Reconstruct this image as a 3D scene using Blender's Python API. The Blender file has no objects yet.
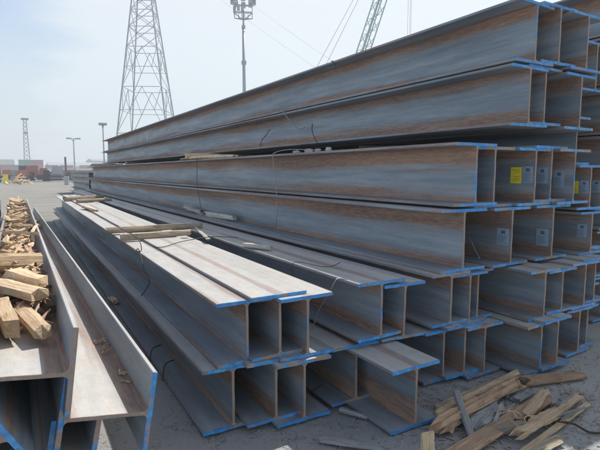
import bpy, bmesh, math, random
from mathutils import Vector, Matrix, noise
R = math.radians
S = bpy.context.scene
COL = S.collection

# ------------------------------------------------------------------ node helpers
def new_mat(name):
    m = bpy.data.materials.new(name); m.use_nodes = True
    nt = m.node_tree; nt.nodes.clear()
    out = nt.nodes.new('ShaderNodeOutputMaterial')
    b = nt.nodes.new('ShaderNodeBsdfPrincipled')
    nt.links.new(b.outputs[0], out.inputs[0])
    return m, nt, b

class N:
    """tiny wrapper to write node maths shortly"""
    def __init__(s, nt): s.nt = nt
    def _in(s, sock, v):
        if isinstance(v, bpy.types.NodeSocket): s.nt.links.new(v, sock)
        elif isinstance(v, (tuple, list)):
            sock.default_value = tuple(v) if len(v) == len(sock.default_value) else tuple(v) + (1,)
        else: sock.default_value = v
    def math(s, op, a, b=0.0, c=None, clamp=False):
        n = s.nt.nodes.new('ShaderNodeMath'); n.operation = op; n.use_clamp = clamp
        s._in(n.inputs[0], a); s._in(n.inputs[1], b)
        if c is not None: s._in(n.inputs[2], c)
        return n.outputs[0]
    def vmath(s, op, a, b=(0,0,0)):
        n = s.nt.nodes.new('ShaderNodeVectorMath'); n.operation = op
        s._in(n.inputs[0], a); s._in(n.inputs[1], b); return n.outputs[0]
    def ss(s, v, lo, hi):
        n = s.nt.nodes.new('ShaderNodeMapRange'); n.interpolation_type = 'SMOOTHSTEP'
        s._in(n.inputs[0], v); s._in(n.inputs[1], lo); s._in(n.inputs[2], hi); return n.outputs[0]
    def noise(s, vec, scale=5, detail=4, rough=.55, col=False):
        n = s.nt.nodes.new('ShaderNodeTexNoise'); s._in(n.inputs['Vector'], vec)
        n.inputs['Scale'].default_value = scale; n.inputs['Detail'].default_value = detail
        n.inputs['Roughness'].default_value = rough
        return n.outputs['Color'] if col else n.outputs['Fac']
    def voro(s, vec, scale=5, feat='F1'):
        n = s.nt.nodes.new('ShaderNodeTexVoronoi'); s._in(n.inputs['Vector'], vec)
        n.feature = feat; n.inputs['Scale'].default_value = scale; return n.outputs['Distance'], n.outputs['Color']
    def mix(s, f, a, b, mode='MIX'):
        n = s.nt.nodes.new('ShaderNodeMix'); n.data_type = 'RGBA'; n.blend_type = mode
        s._in(n.inputs[0], f); s._in(n.inputs[6], a); s._in(n.inputs[7], b); return n.outputs[2]
    def xyz(s, v):
        n = s.nt.nodes.new('ShaderNodeSeparateXYZ'); s._in(n.inputs[0], v); return n.outputs
    def comb(s, x, y, z):
        n = s.nt.nodes.new('ShaderNodeCombineXYZ')
        for i, q in enumerate((x, y, z)): s._in(n.inputs[i], q)
        return n.outputs[0]
    def obj(s): return s.nt.nodes.new('ShaderNodeTexCoord').outputs['Object']
    def rnd(s): return s.nt.nodes.new('ShaderNodeObjectInfo').outputs['Random']
    def geo(s, o='Normal'): return s.nt.nodes.new('ShaderNodeNewGeometry').outputs[o]
    def bump(s, h, strength=.3, dist=.01):
        n = s.nt.nodes.new('ShaderNodeBump'); s._in(n.inputs['Height'], h)
        n.inputs['Strength'].default_value = strength; n.inputs['Distance'].default_value = dist
        return n.outputs[0]
    def sc(s, v, k): return s.vmath('MULTIPLY', v, k)

def simple(name, col, rough=.7, metal=0.0, var=.15, scale=8):
    m, nt, b = new_mat(name); n = N(nt)
    o = n.vmath('ADD', n.obj(), n.comb(n.math('MULTIPLY', n.rnd(), 31.0), 0, 0))
    f = n.noise(o, scale, 4)
    lo = [c*(1-var) for c in col]; hi = [min(1, c*(1+var)) for c in col]
    n._in(b.inputs['Base Color'], n.mix(f, lo, hi))
    b.inputs['Roughness'].default_value = rough; b.inputs['Metallic'].default_value = metal
    return m

def steel(name, kind, half):
    """mill-scaled, rust-streaked steel. kind: 'web' or 'flange'. Front cut ends carry blue marking paint."""
    m, nt, b = new_mat(name); n = N(nt)
    rn = n.rnd()
    o0 = n.obj(); x, y, z = n.xyz(o0)[0], n.xyz(o0)[1], n.xyz(o0)[2]
    o = n.vmath('ADD', o0, n.comb(n.math('MULTIPLY', rn, 57.0), n.math('MULTIPLY', rn, 91.0), 0))
    streak = n.noise(n.sc(o, (3, .35, 9)), 1.6, 5, .6)
    blot = n.noise(n.sc(o, (2.2, .28, 3.2)), 1.8, 6, .66)
    fine = n.noise(n.sc(o, (30, 3.5, 30)), 3.0, 4, .7)
    speck = n.noise(o, 120, 2, .6)
    scale_c = n.mix(n.ss(blot, .3, .7), (.150, .186, .228), (.265, .300, .335))
    rust_c = n.mix(n.ss(n.math('ADD', n.math('MULTIPLY', fine, .6), n.math('MULTIPLY', blot, .4)), .35, .65), (.165, .098, .070), (.365, .215, .145))
    if kind == 'web':
        r1 = n.math('FRACT', n.math('MULTIPLY', rn, 17.3)); r2 = n.math('FRACT', n.math('MULTIPLY', rn, 41.9))
        t = n.math('DIVIDE', n.math('ABSOLUTE', n.math('ADD', z, n.math('MULTIPLY', n.math('SUBTRACT', r1, .3), .09))), half)
        a = n.math('ADD', t, n.math('MULTIPLY', n.math('SUBTRACT', streak, .5), 1.1))
        a = n.math('ADD', a, n.math('MULTIPLY', n.math('SUBTRACT', n.noise(n.sc(o, (2, .16, 2)), 1.5, 5, .6), .5), .95))
        a = n.math('SUBTRACT', a, n.math('MULTIPLY', r2, .12))
        rm = n.math('MULTIPLY', n.ss(a, .26, .74), .93)
    else:
        t = n.math('DIVIDE', n.math('ABSOLUTE', x), half)
        c0 = n.math('SUBTRACT', 1.0, n.ss(t, .02, .38))
        c1 = n.math('MULTIPLY', n.ss(t, .80, 1.0), .7)
        a = n.math('ADD', n.math('MAXIMUM', c0, c1), n.math('MULTIPLY', n.math('SUBTRACT', streak, .5), 2.4))
        rm = n.math('MULTIPLY', n.ss(a, .35, 1.05), .75)
    col = n.mix(rm, scale_c, rust_c)
    drip = n.ss(n.noise(n.sc(o, (9, 9, .9)), 3.0, 4, .6), .60, .74)
    col = n.mix(n.math('MULTIPLY', drip, .22), col, (.30, .18, .12))
    scuff = n.ss(n.noise(n.sc(o, (6, 2.2, 14)), 3.5, 6, .8), .63, .70)
    col = n.mix(n.math('MULTIPLY', scuff, .38), col, (.10, .105, .115))
    # thin length-wise scratches
    scr = n.ss(n.noise(n.sc(o, (60, .5, 60)), 2.0, 3, .6), .60, .72)
    col = n.mix(n.math('MULTIPLY', scr, .28), col, (.33, .35, .37))
    # orange rust flecks
    fl = n.ss(n.noise(n.sc(o, (9, 2.5, 9)), 2.0, 6, .7), .60, .74)
    col = n.mix(n.math('MULTIPLY', fl, .5), col, (.38, .18, .09))
    lc = n.noise(n.sc(o, (5, .55, 9)), 1.8, 7, .75)
    col = n.mix(.8, col, n.mix(n.ss(lc, .3, .7), (.72, .74, .77), (1.2, 1.18, 1.15)), 'MULTIPLY')
    # settled dust on whatever faces up, thinned on lower flanges to darken recesses
    nz = n.xyz(n.geo('Normal'))[2]
    dn = n.math('ADD', n.math('MULTIPLY', n.noise(n.sc(o, (9, .8, 9)), 1.5, 5, .6), .75), .42)
    dust = n.math('MULTIPLY', n.ss(nz, .75, .97), dn, clamp=True)
    dust = n.math('MULTIPLY', dust, n.math('SUBTRACT', 1.0, n.math('MULTIPLY', rm, .95)))
    dust_shade = n.xyz(nt.nodes.new('ShaderNodeObjectInfo').outputs['Color'])[1]
    dirt = n.noise(n.sc(o, (4, 2.6, 4)), 2.4, 8, .8)
    dcol = n.mix(n.ss(dirt, .38, .66), (.50, .475, .44), (.435, .385, .33))
    dcol = n.mix(n.math('MULTIPLY', n.ss(n.noise(n.sc(o, (16, .7, 16)), 1.4, 6, .7), .56, .68), .45), dcol, (.44, .26, .15))
    col = n.mix(n.math('MULTIPLY', n.math('MULTIPLY', dust, DUSTK), dust_shade), col, dcol)
    col = n.mix(.35, col, n.mix(speck, (.35, .35, .35), (1.0, 1.0, 1.0)), 'MULTIPLY')
    col = n.mix(1.0, col, (1.14, 1.14, 1.14), 'MULTIPLY')
    # cut end: bare rusty edge, then torn blue marking paint that laps a little on to the faces
    lap = n.math('MULTIPLY', n.noise(o, 14, 3, .6), .030)
    endm = n.math('LESS_THAN', y, .004)
    col = n.mix(endm, col, n.mix(fine, (.17, .12, .10), (.40, .32, .27)))
    lapm = n.math('LESS_THAN', y, n.math('SUBTRACT', lap, .008))
    pn = n.noise(n.sc(o, (6, 6, 6)), 1.0, 6, .72)
    oc = nt.nodes.new('ShaderNodeObjectInfo').outputs['Color']
    thr = n.math('ADD', n.math('SUBTRACT', .34 if kind == 'flange' else .57, n.math('MULTIPLY', n.math('SUBTRACT', n.xyz(oc)[0], .5), .5)), n.math('MULTIPLY', n.math('FRACT', n.math('MULTIPLY', rn, 7.31)), .22))
    pm = n.math('MULTIPLY', n.ss(pn, thr, n.math('ADD', thr, .06)), lapm)
    blue = n.mix(n.math('FRACT', n.math('MULTIPLY', rn, 3.7)), (.02, .28, .68), (.08, .42, .76))
    blue = n.mix(n.ss(n.noise(n.sc(o, (26, 26, 26)), 1.0, 5, .7), .35, .70), (.03, .20, .52), blue)
    col = n.mix(n.math('MULTIPLY', pm, n.math('ADD', .80, n.math('MULTIPLY', n.math('FRACT', n.math('MULTIPLY', rn, 13.7)), .18))), col, blue)
    n._in(b.inputs['Base Color'], col)
    n._in(b.inputs['Roughness'], n.math('ADD', .42, n.math('MULTIPLY', n.math('ADD', rm, speck), .22)))
    b.inputs['Specular IOR Level'].default_value = .5
    n._in(b.inputs['Normal'], n.bump(n.math('ADD', n.math('MULTIPLY', speck, .4), n.math('ADD', streak, fl)), .35, .004))
    return m

DUSTK = .95
M = {}
M['web_s'] = steel('steel_web_small', 'web', .18)
M['fl_s'] = steel('steel_flange_small', 'flange', .195)
M['web_l'] = steel('steel_web_large', 'web', .22)
M['fl_l'] = steel('steel_flange_large', 'flange', .235)

def wood(name, a, b_, dark, rough=.85):
    m, nt, b = new_mat(name); n = N(nt)
    rn = n.rnd()
    o = n.vmath('ADD', n.obj(), n.comb(n.math('MULTIPLY', rn, 13.0), n.math('MULTIPLY', rn, 29.0), 0))
    g = n.ss(n.noise(n.sc(o, (2.5, 40, 40)), 2.0, 6, .75), .22, .72)
    bl = n.noise(n.sc(o, (4, 9, 9)), 1.6, 4, .6)
    c = n.mix(g, a, b_)
    c = n.mix(n.math('MULTIPLY', n.ss(bl, .5, .75), .7), c, dark)
    cr = n.ss(n.noise(n.sc(o, (3, 70, 70)), 2.0, 2, .5), .62, .70)
    c = n.mix(n.math('MULTIPLY', cr, .6), c, tuple(q*.35 for q in dark))
    gm = n.ss(n.noise(n.sc(o, (6, 14, 14)), 1.3, 5, .7), .56, .72)
    c = n.mix(n.math('MULTIPLY', gm, .28), c, (.30, .26, .21))
    v = n.math('ADD', .78, n.math('MULTIPLY', n.math('FRACT', n.math('MULTIPLY', rn, 5.3)), .4))
    c = n.mix(1.0, c, n.comb(v, v, v), 'MULTIPLY')
    n._in(b.inputs['Base Color'], c); b.inputs['Roughness'].default_value = rough
    n._in(b.inputs['Normal'], n.bump(g, .9, .008))
    return m
M['split'] = wood('split_wood', (.70, .47, .27), (.93, .71, .47), (.48, .27, .15))
M['orange_wood'] = wood('orange_split_wood', (.42, .25, .15), (.68, .46, .30), (.24, .13, .08))
M['old_timber'] = wood('weathered_timber', (.36, .28, .19), (.60, .49, .36), (.20, .14, .09))
M['pale_wood'] = wood('bleached_wood', (.50, .45, .38), (.74, .69, .61), (.34, .29, .23))
M['grey_wood'] = wood('grey_bark_wood', (.24, .25, .25), (.42, .42, .41), (.15, .14, .13))
M['bark'] = wood('dark_bark', (.07, .045, .03), (.16, .10, .065), (.04, .03, .02))
M['wire'] = simple('binding_wire', (.28, .28, .28), .45, .6)
M['wire_dark'] = simple('rusty_wire', (.07, .055, .05), .7, .3)
M['stone'] = simple('broken_stone', (.42, .39, .33), .9, 0, .3, 30)
M['galv'] = simple('galvanised_steel', (.36, .37, .39), .5, .3)
M['green_steel'] = simple('pale_green_steel', (.22, .34, .30), .5)
M['chalk'] = simple('white_paint_marks', (.62, .62, .62), .9)
M['yellow'] = simple('yellow_card', (.88, .72, .05), .6, 0, .06)
M['ochre'] = simple('ochre_print', (.55, .38, .03), .7)
M['paper'] = simple('grey_card', (.29, .37, .47), .55, 0, .12, 20)
M['ink'] = simple('dark_print', (.09, .13, .20), .6)
M['red'] = simple('red_paint', (.36, .10, .085), .5)
M['redpale'] = simple('faded_red_paint', (.38, .19, .17), .6)
M['orange'] = simple('orange_paint', (.45, .15, .08), .5)
M['teal'] = simple('teal_paint', (.20, .28, .29), .5)
M['green'] = simple('green_paint', (.13, .30, .17), .5)
M['bluebox'] = simple('blue_paint', (.22, .28, .38), .5)
M['white'] = simple('white_paint', (.72, .73, .72), .5, 0, .05)
M['dark'] = simple('dark_rubber', (.035, .035, .04), .7)
M['glass'] = simple('dark_glass', (.04, .05, .06), .15)
M['roofgrey'] = simple('grey_sheet_roof', (.36, .36, .39), .6, 0, .06, .2)
M['lamp'] = simple('lamp_glass', (.65, .67, .68), .25)
M['brownpaint'] = simple('brown_load', (.25, .17, .14), .8)

# ------------------------------------------------------------------ object helpers
def link(name, me, mat, parent=None, loc=None, rot=None, smooth=False):
    o = bpy.data.objects.new(name, me); COL.objects.link(o)
    if isinstance(mat, (list, tuple)):
        for q in mat: me.materials.append(q)
    elif mat: me.materials.append(mat)
    if parent: o.parent = parent
    if loc: o.location = loc
    if rot: o.rotation_euler = rot
    if smooth:
        for p in me.polygons: p.use_smooth = True
    return o
def tag(o, label=None, cat=None, group=None, kind=None):
    if label: o['label'] = label
    if cat: o['category'] = cat
    if group: o['group'] = group
    o['kind'] = kind or 'thing'
    return o
def empty(name, loc, rot=(0,0,0)):
    o = bpy.data.objects.new(name, None); COL.objects.link(o)
    o.location = loc; o.rotation_euler = rot; o.empty_display_size = .2
    return o

class MB:
    def __init__(s): s.v = []; s.f = []; s.m = []
    def box(s, x0, x1, y0, y1, z0, z1, mi=0):
        b = len(s.v)
        s.v += [(x, y, z) for x in (x0, x1) for y in (y0, y1) for z in (z0, z1)]
        for q in ((0,1,3,2),(4,6,7,5),(0,4,5,1),(2,3,7,6),(0,2,6,4),(1,5,7,3)):
            s.f.append(tuple(b+i for i in q)); s.m.append(mi)
    def bar(s, p, q, w, d=None, mi=0):
        d = d or w; p = Vector(p); q = Vector(q); a = (q-p)
        if a.length < 1e-6: return
        a.normalize(); u = Vector((0,0,1)) if abs(a.z) < .9 else Vector((1,0,0))
        e = a.cross(u).normalized(); g = e.cross(a).normalized(); b = len(s.v)
        for c in (p, q):
            for i, j in ((-1,-1),(1,-1),(1,1),(-1,1)): s.v.append(tuple(c + e*(i*w/2) + g*(j*d/2)))
        for k in ((0,1,2,3),(7,6,5,4),(0,4,5,1),(1,5,6,2),(2,6,7,3),(3,7,4,0)):
            s.f.append(tuple(b+i for i in k)); s.m.append(mi)
    def tube(s, pts, r, n=6, mi=0):
        P = [Vector(p) for p in pts]; b = len(s.v)
        rr = r if isinstance(r, (list, tuple)) else [r]*len(P)
        for i, p in enumerate(P):
            a = (P[min(i+1, len(P)-1)] - P[max(i-1, 0)]).normalized()
            u = Vector((0,0,1)) if abs(a.z) < .9 else Vector((1,0,0))
            e = a.cross(u).normalized(); g = e.cross(a).normalized()
            for k in range(n):
                t = 2*math.pi*k/n; s.v.append(tuple(p + (e*math.cos(t) + g*math.sin(t))*rr[i]))
        for i in range(len(P)-1):
            for k in range(n):
                s.f.append((b+i*n+k, b+i*n+(k+1)%n, b+(i+1)*n+(k+1)%n, b+(i+1)*n+k)); s.m.append(mi)
        s.f.append(tuple(b+k for k in range(n-1,-1,-1))); s.m.append(mi)
        s.f.append(tuple(b+(len(P)-1)*n+k for k in range(n))); s.m.append(mi)
    def build(s, name, mat, parent=None, loc=None, rot=None, smooth=False):
        me = bpy.data.meshes.new(name); me.from_pydata(s.v, [], s.f); me.update()
        o = link(name, me, mat, parent, loc, rot, smooth)
        if any(s.m):
            for p, i in zip(me.polygons, s.m): p.material_index = i
        bm = bmesh.new(); bm.from_mesh(me); bmesh.ops.recalc_face_normals(bm, faces=bm.faces); bm.to_mesh(me); bm.free()
        return o

def curve_pts(pts, sub=5):
    P = [Vector(p) for p in pts]; out = []
    for i in range(len(P)-1):
        p0 = P[max(i-1,0)]; p1 = P[i]; p2 = P[i+1]; p3 = P[min(i+2, len(P)-1)]
        for k in range(sub):
            t = k/sub
            out.append(.5*((2*p1)+(-p0+p2)*t+(2*p0-5*p1+4*p2-p3)*t*t+(-p0+3*p1-3*p2+p3)*t**3))
    out.append(P[-1]); return out

# ------------------------------------------------------------------ steel H-beams
def prism_rings(prof, L, seed, jit, ys=None):
    """closed profile [(x,z)] swept along +y with a slightly ragged torch-cut front end"""
    rng = random.Random(seed); n = len(prof)
    ys = ys or [0, .012, .05, .3, L*.25, L*.5, L*.75, L-.01, L]
    v = []; f = []
    ph = rng.uniform(0, 9); sk = rng.uniform(-.006, .006)
    for i, y in enumerate(ys):
        for (x, z) in prof:
            dy = 0
            if i == 0: dy = rng.uniform(-jit, jit) + math.sin(x*31+ph)*jit*.6 + sk*x*8
            bow = math.sin(math.pi*y/L)*rng.choice((0,))
            v.append((x+bow, y+dy, z))
    for i in range(len(ys)-1):
        for k in range(n):
            f.append((i*n+k, (i+1)*n+k, (i+1)*n+(k+1)%n, i*n+(k+1)%n))
    f.append(tuple(range(n))); f.append(tuple((len(ys)-1)*n+k for k in range(n-1,-1,-1)))
    me = bpy.data.meshes.new('m'); me.from_pydata(v, [], f); me.update()
    bm = bmesh.new(); bm.from_mesh(me)
    bmesh.ops.triangulate(bm, faces=[q for q in bm.faces if len(q.verts) > 4])
    bmesh.ops.recalc_face_normals(bm, faces=bm.faces); bm.to_mesh(me); bm.free()
    return me

BEAMS = [0]
def beam(x, y, zb, L, label, size='s', roll=0, yaw=0, group='steel beams', centre=False, H=None, W=None, pitch=0, dust_shade=None):
    """H-beam. x = web position, y = front end, zb = underside (or section centre if centre)"""
    H = H or (.40 if size == 's' else .475); W = W or (.39 if size == 's' else .47)
    tf = .0215 if size == 's' else .0225; tw = .016; r = .017
    pb = (.34 if group == 'steel beams lying on their sides by the firewood' else .62)
    BEAMS[0] += 1; seed = BEAMS[0]*17
    rng = random.Random(seed)
    root = empty('steel_beam', (x, y, zb if centre else zb+H/2), (R(pitch), R(roll), R(yaw)))
    tag(root, label, 'steel beam', group)
    hi = H/2 - tf
    prof = []
    zs = [-hi, -hi+.004, -hi+.010, -hi+r]
    xs = [tw/2+r, tw/2+r*.5, tw/2+r*.2, tw/2]
    right = list(zip(xs, zs)) + [(tw/2, q*hi) for q in (-.6,-.3,0,.3,.6)] + [(a, -b) for a, b in reversed(list(zip(xs, zs)))]
    prof = right + [(-a, b) for a, b in reversed(right)]
    link('web', prism_rings(prof, L, seed, .0022), M['web_'+size], root).color = (pb, 1 if centre else .3, .5, 1)
    for sgn in (-1, 1):
        e = .003; k = 10
        z0, z1 = (hi, hi+tf) if sgn > 0 else (-hi-tf, -hi)
        bot = [(-W/2+e+(W-2*e)*i/k, z0) for i in range(k+1)]
        pr = [(-W/2, z0+e)] + bot + [(W/2, z0+e), (W/2, z1-e)] + [(a, z1) for a, _ in reversed(bot)] + [(-W/2, z1-e)]
        fo = link('top_flange' if sgn > 0 else 'bottom_flange', prism_rings(pr, L, seed+3+sgn, .003), M['fl_'+size], root)
        fo.color = (pb, (1 if sgn > 0 else .22) if not dust_shade else dust_shade, .5, 1)  # less dust tone on bottom flanges, painting the recesses darker
    return root

def sticker(b, yl, zl, w=.10, h=.142, mat='paper', side=-1):
    """printed card stuck to the web, near the front end; yl = distance from the cut end"""
    x = side*(.008+.0022)
    mb = MB(); mb.box(min(x, x+side*.0015), max(x, x+side*.0015), yl, yl+w, zl, zl+h)
    st = mb.build('card_label', M[mat], b)
    st['label'] = 'yellow card label' if mat == 'yellow' else 'grey printed card label'
    if mat == 'yellow':
        yb = MB(); x2 = x+side*.002; a, c = min(x2, x2+side*.001), max(x2, x2+side*.001)
        for i, (q, e) in enumerate(((.80, .7), (.68, .45), (.40, .6), (.30, .5), (.20, .65))): yb.box(a, c, yl+w*.15, yl+w*(.15+e), zl+h*q, zl+h*(q+.035))
        yb.build('print', M['ochre'], st)
    if mat != 'yellow':
        pb = MB(); x2 = x+side*.002
        a, c = min(x2, x2+side*.001), max(x2, x2+side*.001)
        pb.box(a, c, yl+w*.32, yl+w*.66, zl+h*.68, zl+h*.88)
        rng = random.Random(int(yl*999+zl*777))
        for i in range(7):
            z = zl+h*(.10+.075*i); e = rng.uniform(.55, .9)
            pb.box(a, c, yl+w*(1-e), yl+w*.92, z, z+h*.022)
        pb.build('print', M['ink'], st)
    return st

# -- front-left pair of nested beams on their sides
YAWL = -.7
G1 = 'steel beams lying on their sides by the firewood'
bB = beam(-.005, 2.05, .826, 10.6, 'side-lying beam holding the split firewood, upper left, blue tipped flange', 's', roll=97.5, centre=True, H=.352, W=.375, group=G1, yaw=-.36)
bA = beam(.297, 2.14, .548, 12.2, 'side-lying beam with clean sunlit trough right of the firewood trough', 's', roll=99.5, centre=True, H=.385, W=.375, group=G1, yaw=.3)
bD = beam(.150, 2.20, .365, 11.5, 'short-section beam wedged below the clean trough beam at lower left', 's', roll=101, centre=True, H=.20, W=.36, group=G1)
bE = beam(-.195, 2.0, .565, 11.5, 'steeply tilted brown-ended beam beneath the firewood beam at the picture edge', 's', roll=61, centre=True, H=.31, W=.31, group=G1)
bF = beam(-.455, 2.7, .83, 10.0, 'side-lying beam left of the firewood trough, holding dark firewood at far end', 's', roll=92, centre=True, H=.40, W=.375, group=G1)
beam(-.47, 2.6, .20, 11.5, 'upright beam on the ground below the left side-lying beams', 's', centre=True, group=G1)

# -- low stack with sunlit tops (two layers of three nested beams)
G2 = 'steel beams of the low sunlit-topped stack'
LLL = 15.2
bL = [
 beam(1.098, 2.665, .02, LLL, 'bottom left beam of the low sunlit stack, dark flange on the ground', 's', yaw=YAWL, group=G2),
 beam(1.350, 2.58, .041, LLL, 'bottom middle beam of the low sunlit stack', 's', yaw=YAWL, group=G2),
 beam(1.523, 2.52, .02, LLL, 'bottom right beam of the low sunlit stack', 's', yaw=YAWL, group=G2),
 beam(1.190, 2.65, .424, LLL, 'top left beam of the low stack, sunlit top and bright blue flange end', 's', yaw=YAWL, group=G2),
 beam(1.391, 2.60, .446, LLL, 'top middle beam of the low stack, its sunlit flange lapping both neighbours', 's', yaw=YAWL, group=G2),
 beam(1.564, 2.55, .424, LLL, 'top right beam of the low sunlit stack, beside the dark gap', 's', yaw=YAWL, group=G2)]

# -- middle stack, small-section bottom layers
G3 = 'small steel beams in the bottom layers of the middle stack'
LM = 19.6
beam(1.954, 2.55, .035, LM, 'ground beam between the low sunlit stack and the protruding beam', 's', group=G3, yaw=-.1)
beam(2.085, 2.11, .012, LM, 'lone ground beam jutting out furthest, wide rusty top flange', 's', group=G3, yaw=-.15)
beam(2.741, 2.50, .02, LM, 'ground beam just behind the wood scraps, left of three', 's', group=G3)
beam(2.922, 2.457, .041, LM, 'ground beam behind the wood scraps, middle of three', 's', group=G3)
beam(3.103, 2.416, .02, LM, 'ground beam behind the wood scraps, right of three', 's', group=G3)
beam(2.123, 2.50, .463, LM, 'second-layer beam nearest the low stack, wire hooked on its blue flange corner', 's', group=G3, yaw=-.15)
beam(2.335, 2.50, .424, LM, 'second-layer beam with lowered tilted top flange between two webs', 's', group=G3, roll=1.5)
beam(2.80, 2.50, .447, LM, 'second-layer beam under the lowest large beam, bright blue bottom flange', 's', group=G3)
beam(3.01, 2.50, .425, LM, 'second-layer beam, middle web below the first large beam', 's', group=G3)
beam(3.137, 2.53, .430, LM, 'second-layer beam, rightmost web below the first large beam', 's', group=G3, W=.36)

# -- middle stack, large section layers
G4 = 'large steel beams in the upper layers of the middle stack'
LB = 20.2
beam(2.917, 2.50, .848, LB, 'front-left large beam of the lower large layer, long side fully seen', 'l', group=G4)
b42 = beam(3.47, 2.49, .842, LB, 'lower-layer large beam with one grey card and a bent pale wire before it', 'l', group=G4)
b43 = beam(4.04, 2.50, .842, LB, 'lower-layer large beam with one grey card, bright blue flange above', 'l', group=G4)
beam(3.028, 2.50, 1.342, LB, 'large beam with long light wire hanging over its side', 'l', group=G4)
beam(3.265, 2.52, 1.322, LB, 'large beam nested right behind the first web of the card-label layer', 'l', group=G4)
b53 = beam(3.753, 2.50, 1.322, LB, 'large beam carrying both a yellow and a grey card, left of two so marked', 'l', group=G4)
b54 = beam(3.975, 2.50, 1.344, LB, 'large beam with grey card, between the yellow-carded webs', 'l', group=G4)
b55 = beam(4.235, 2.45, 1.322, LB, 'large beam with lower grey card, just left of the step to the back stack', 'l', group=G4)
beam(3.628, 2.50, 1.968, LB, 'large beam at left of the layer under the topmost, blue web end', 'l', group=G4)
beam(3.860, 2.52, 1.990, LB, 'large beam at middle of the layer under the topmost', 'l', group=G4)
beam(4.312, 2.48, 1.968, LB, 'large beam at right of the layer under the topmost', 'l', group=G4)
bT = beam(3.675, 2.50, 2.468, LB, 'topmost large beam at left, white scrawl near its far end', 'l', group=G4)
beam(3.990, 2.50, 2.492, LB, 'topmost large beam in the middle of three', 'l', group=G4)
beam(4.332, 2.46, 2.468, LB, 'topmost large beam at right, rusty underside against the sky', 'l', group=G4)

# -- right stack bottom layers and the back-right stack
G5 = 'steel beams at the right side of the big stack'
LS = 18.0
beam(3.517, 2.216, .02, LS, 'ground beam left of two right of the wood scraps, wide blue bottom flange', 's', group=G5)
beam(3.683, 2.187, .041, LS, 'ground beam right of two right of the wood scraps', 's', group=G5, W=.37)
beam(3.63, 2.28, .425, LS, 'second-layer beam at left above the two blue-footed ground beams', 's', group=G5)
beam(3.865, 2.28, .446, LS, 'second-layer beam at right above the two blue-footed ground beams', 's', group=G5, H=.36)
beam(4.186, 2.298, .02, LS, 'ground beam at right near the open yard, blue bottom flange', 's', group=G5)
beam(4.365, 2.33, .041, LS, 'rightmost ground beam with rusty web end beside open yard', 's', group=G5, H=.37, W=.36)
beam(4.235, 2.30, .425, LS, 'second-layer beam near right edge above the rusty-ended ground beam', 's', group=G5)
beam(4.425, 2.32, .440, LS, 'second-layer beam cut by the right picture edge', 's', group=G5)
b61 = beam(4.60, 2.47, .842, LS, 'third-layer beam near right edge with a grey card', 's', group=G5, H=.395)
beam(4.86, 2.62, .846, LS, 'third-layer beam at the very right edge behind the carded one', 's', group=G5)
b71 = beam(4.50, 2.45, 1.262, LS, 'smaller beam with yellow and grey cards at the right, right of two so marked', 's', group=G5)
b72 = beam(4.78, 2.47, 1.262, LS, 'smaller beam with grey card cut by the right picture edge', 's', group=G5)
beam(4.80, 2.75, .02, LS, 'ground beam far right in the row behind', 's', group=G5)
beam(5.05, 2.70, .43, LS, 'second-layer beam far right in the row behind', 's', group=G5)
beam(4.84, 2.80, 1.672, LS, 'large beam in deep shade beyond the tall stack', 'l', group=G5)
beam(5.08, 2.78, 2.400, LS, 'pale-ended large beam behind the topmost layer at right edge', 'l', group=G5)
for i, (xx, zz, lab) in enumerate([(5.42, .02, 'ground level'), (5.42, .51, 'second layer'), (5.42, 1.0, 'third layer'), (5.42, 1.49, 'fourth layer'), (5.42, 1.98, 'fifth layer'), (5.42, 2.47, 'sixth layer'), (5.42, 2.96, 'top layer')]):  # unseen stack added to shade the ground and scraps at front right
    beam(xx, 2.72, zz, LS, 'unseen large beam added for shade beyond the right picture edge, %s' % lab, 'l', group=G5)
    beam(xx+.5, 2.70, zz, LS, 'outer unseen large beam added for shade beyond the right picture edge, %s' % lab, 'l', group=G5)

# cards: (beam, distance from end, local z, ...)
sticker(b53, .015, -.053, w=.10, h=.142)
sticker(b53, .122, -.058, w=.105, h=.140, mat='yellow')
sticker(b54, .028, -.080, w=.10, h=.138)
sticker(b55, .085, -.095, w=.10, h=.150)
sticker(b42, .018, -.078, w=.115, h=.136)
sticker(b43, .030, -.132, w=.115, h=.150)
sticker(b71, .015, -.055, w=.08, h=.115)
sticker(b71, .105, -.060, w=.085, h=.115, mat='yellow')
sticker(b72, .03, -.055, w=.09, h=.115)
sticker(b61, .04, -.050, w=.09, h=.125)

# white scrawl on the far part of the topmost beam's side
def scrawl(b):
    x = -.0108
    def flush(mb):
        for i, v in enumerate(mb.v): mb.v[i] = (x-.0015 if v[0] < x else x+.0005, v[1], v[2])
        mb.build('paint_marking', M['chalk'], b)
    glyphs = {'C': [((.9,1),(.1,.8)),((.1,.8),(.1,.2)),((.1,.2),(.9,0))], 'A': [((0,0),(.5,1)),((.5,1),(1,0)),((.2,.4),(.8,.4))],
              'I': [((.5,0),(.5,1))], 'M': [((0,0),(.1,1)),((.1,1),(.5,.4)),((.5,.4),(.9,1)),((.9,1),(1,0))], 'L': [((.2,1),(.2,0)),((.2,0),(.9,0))]}
    y = 16.0
    for ch in 'CLIIAM':
        mb = MB()
        for (a, c) in glyphs[ch]:
            p = (x, y-(a[0])*.30, -.12+a[1]*.26); q = (x, y-(c[0])*.30, -.12+c[1]*.26)
            mb.bar(p, q, .045, .003)
        y -= .39; flush(mb)
    for yy, h in ((17.4,.2),(18.3,.28),(19.1,.24),(13.0,.26)):
        mb = MB(); mb.bar((x, yy, -.14), (x, yy+.02, -.14+h), .06, .003); flush(mb)
scrawl(bT)

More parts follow.
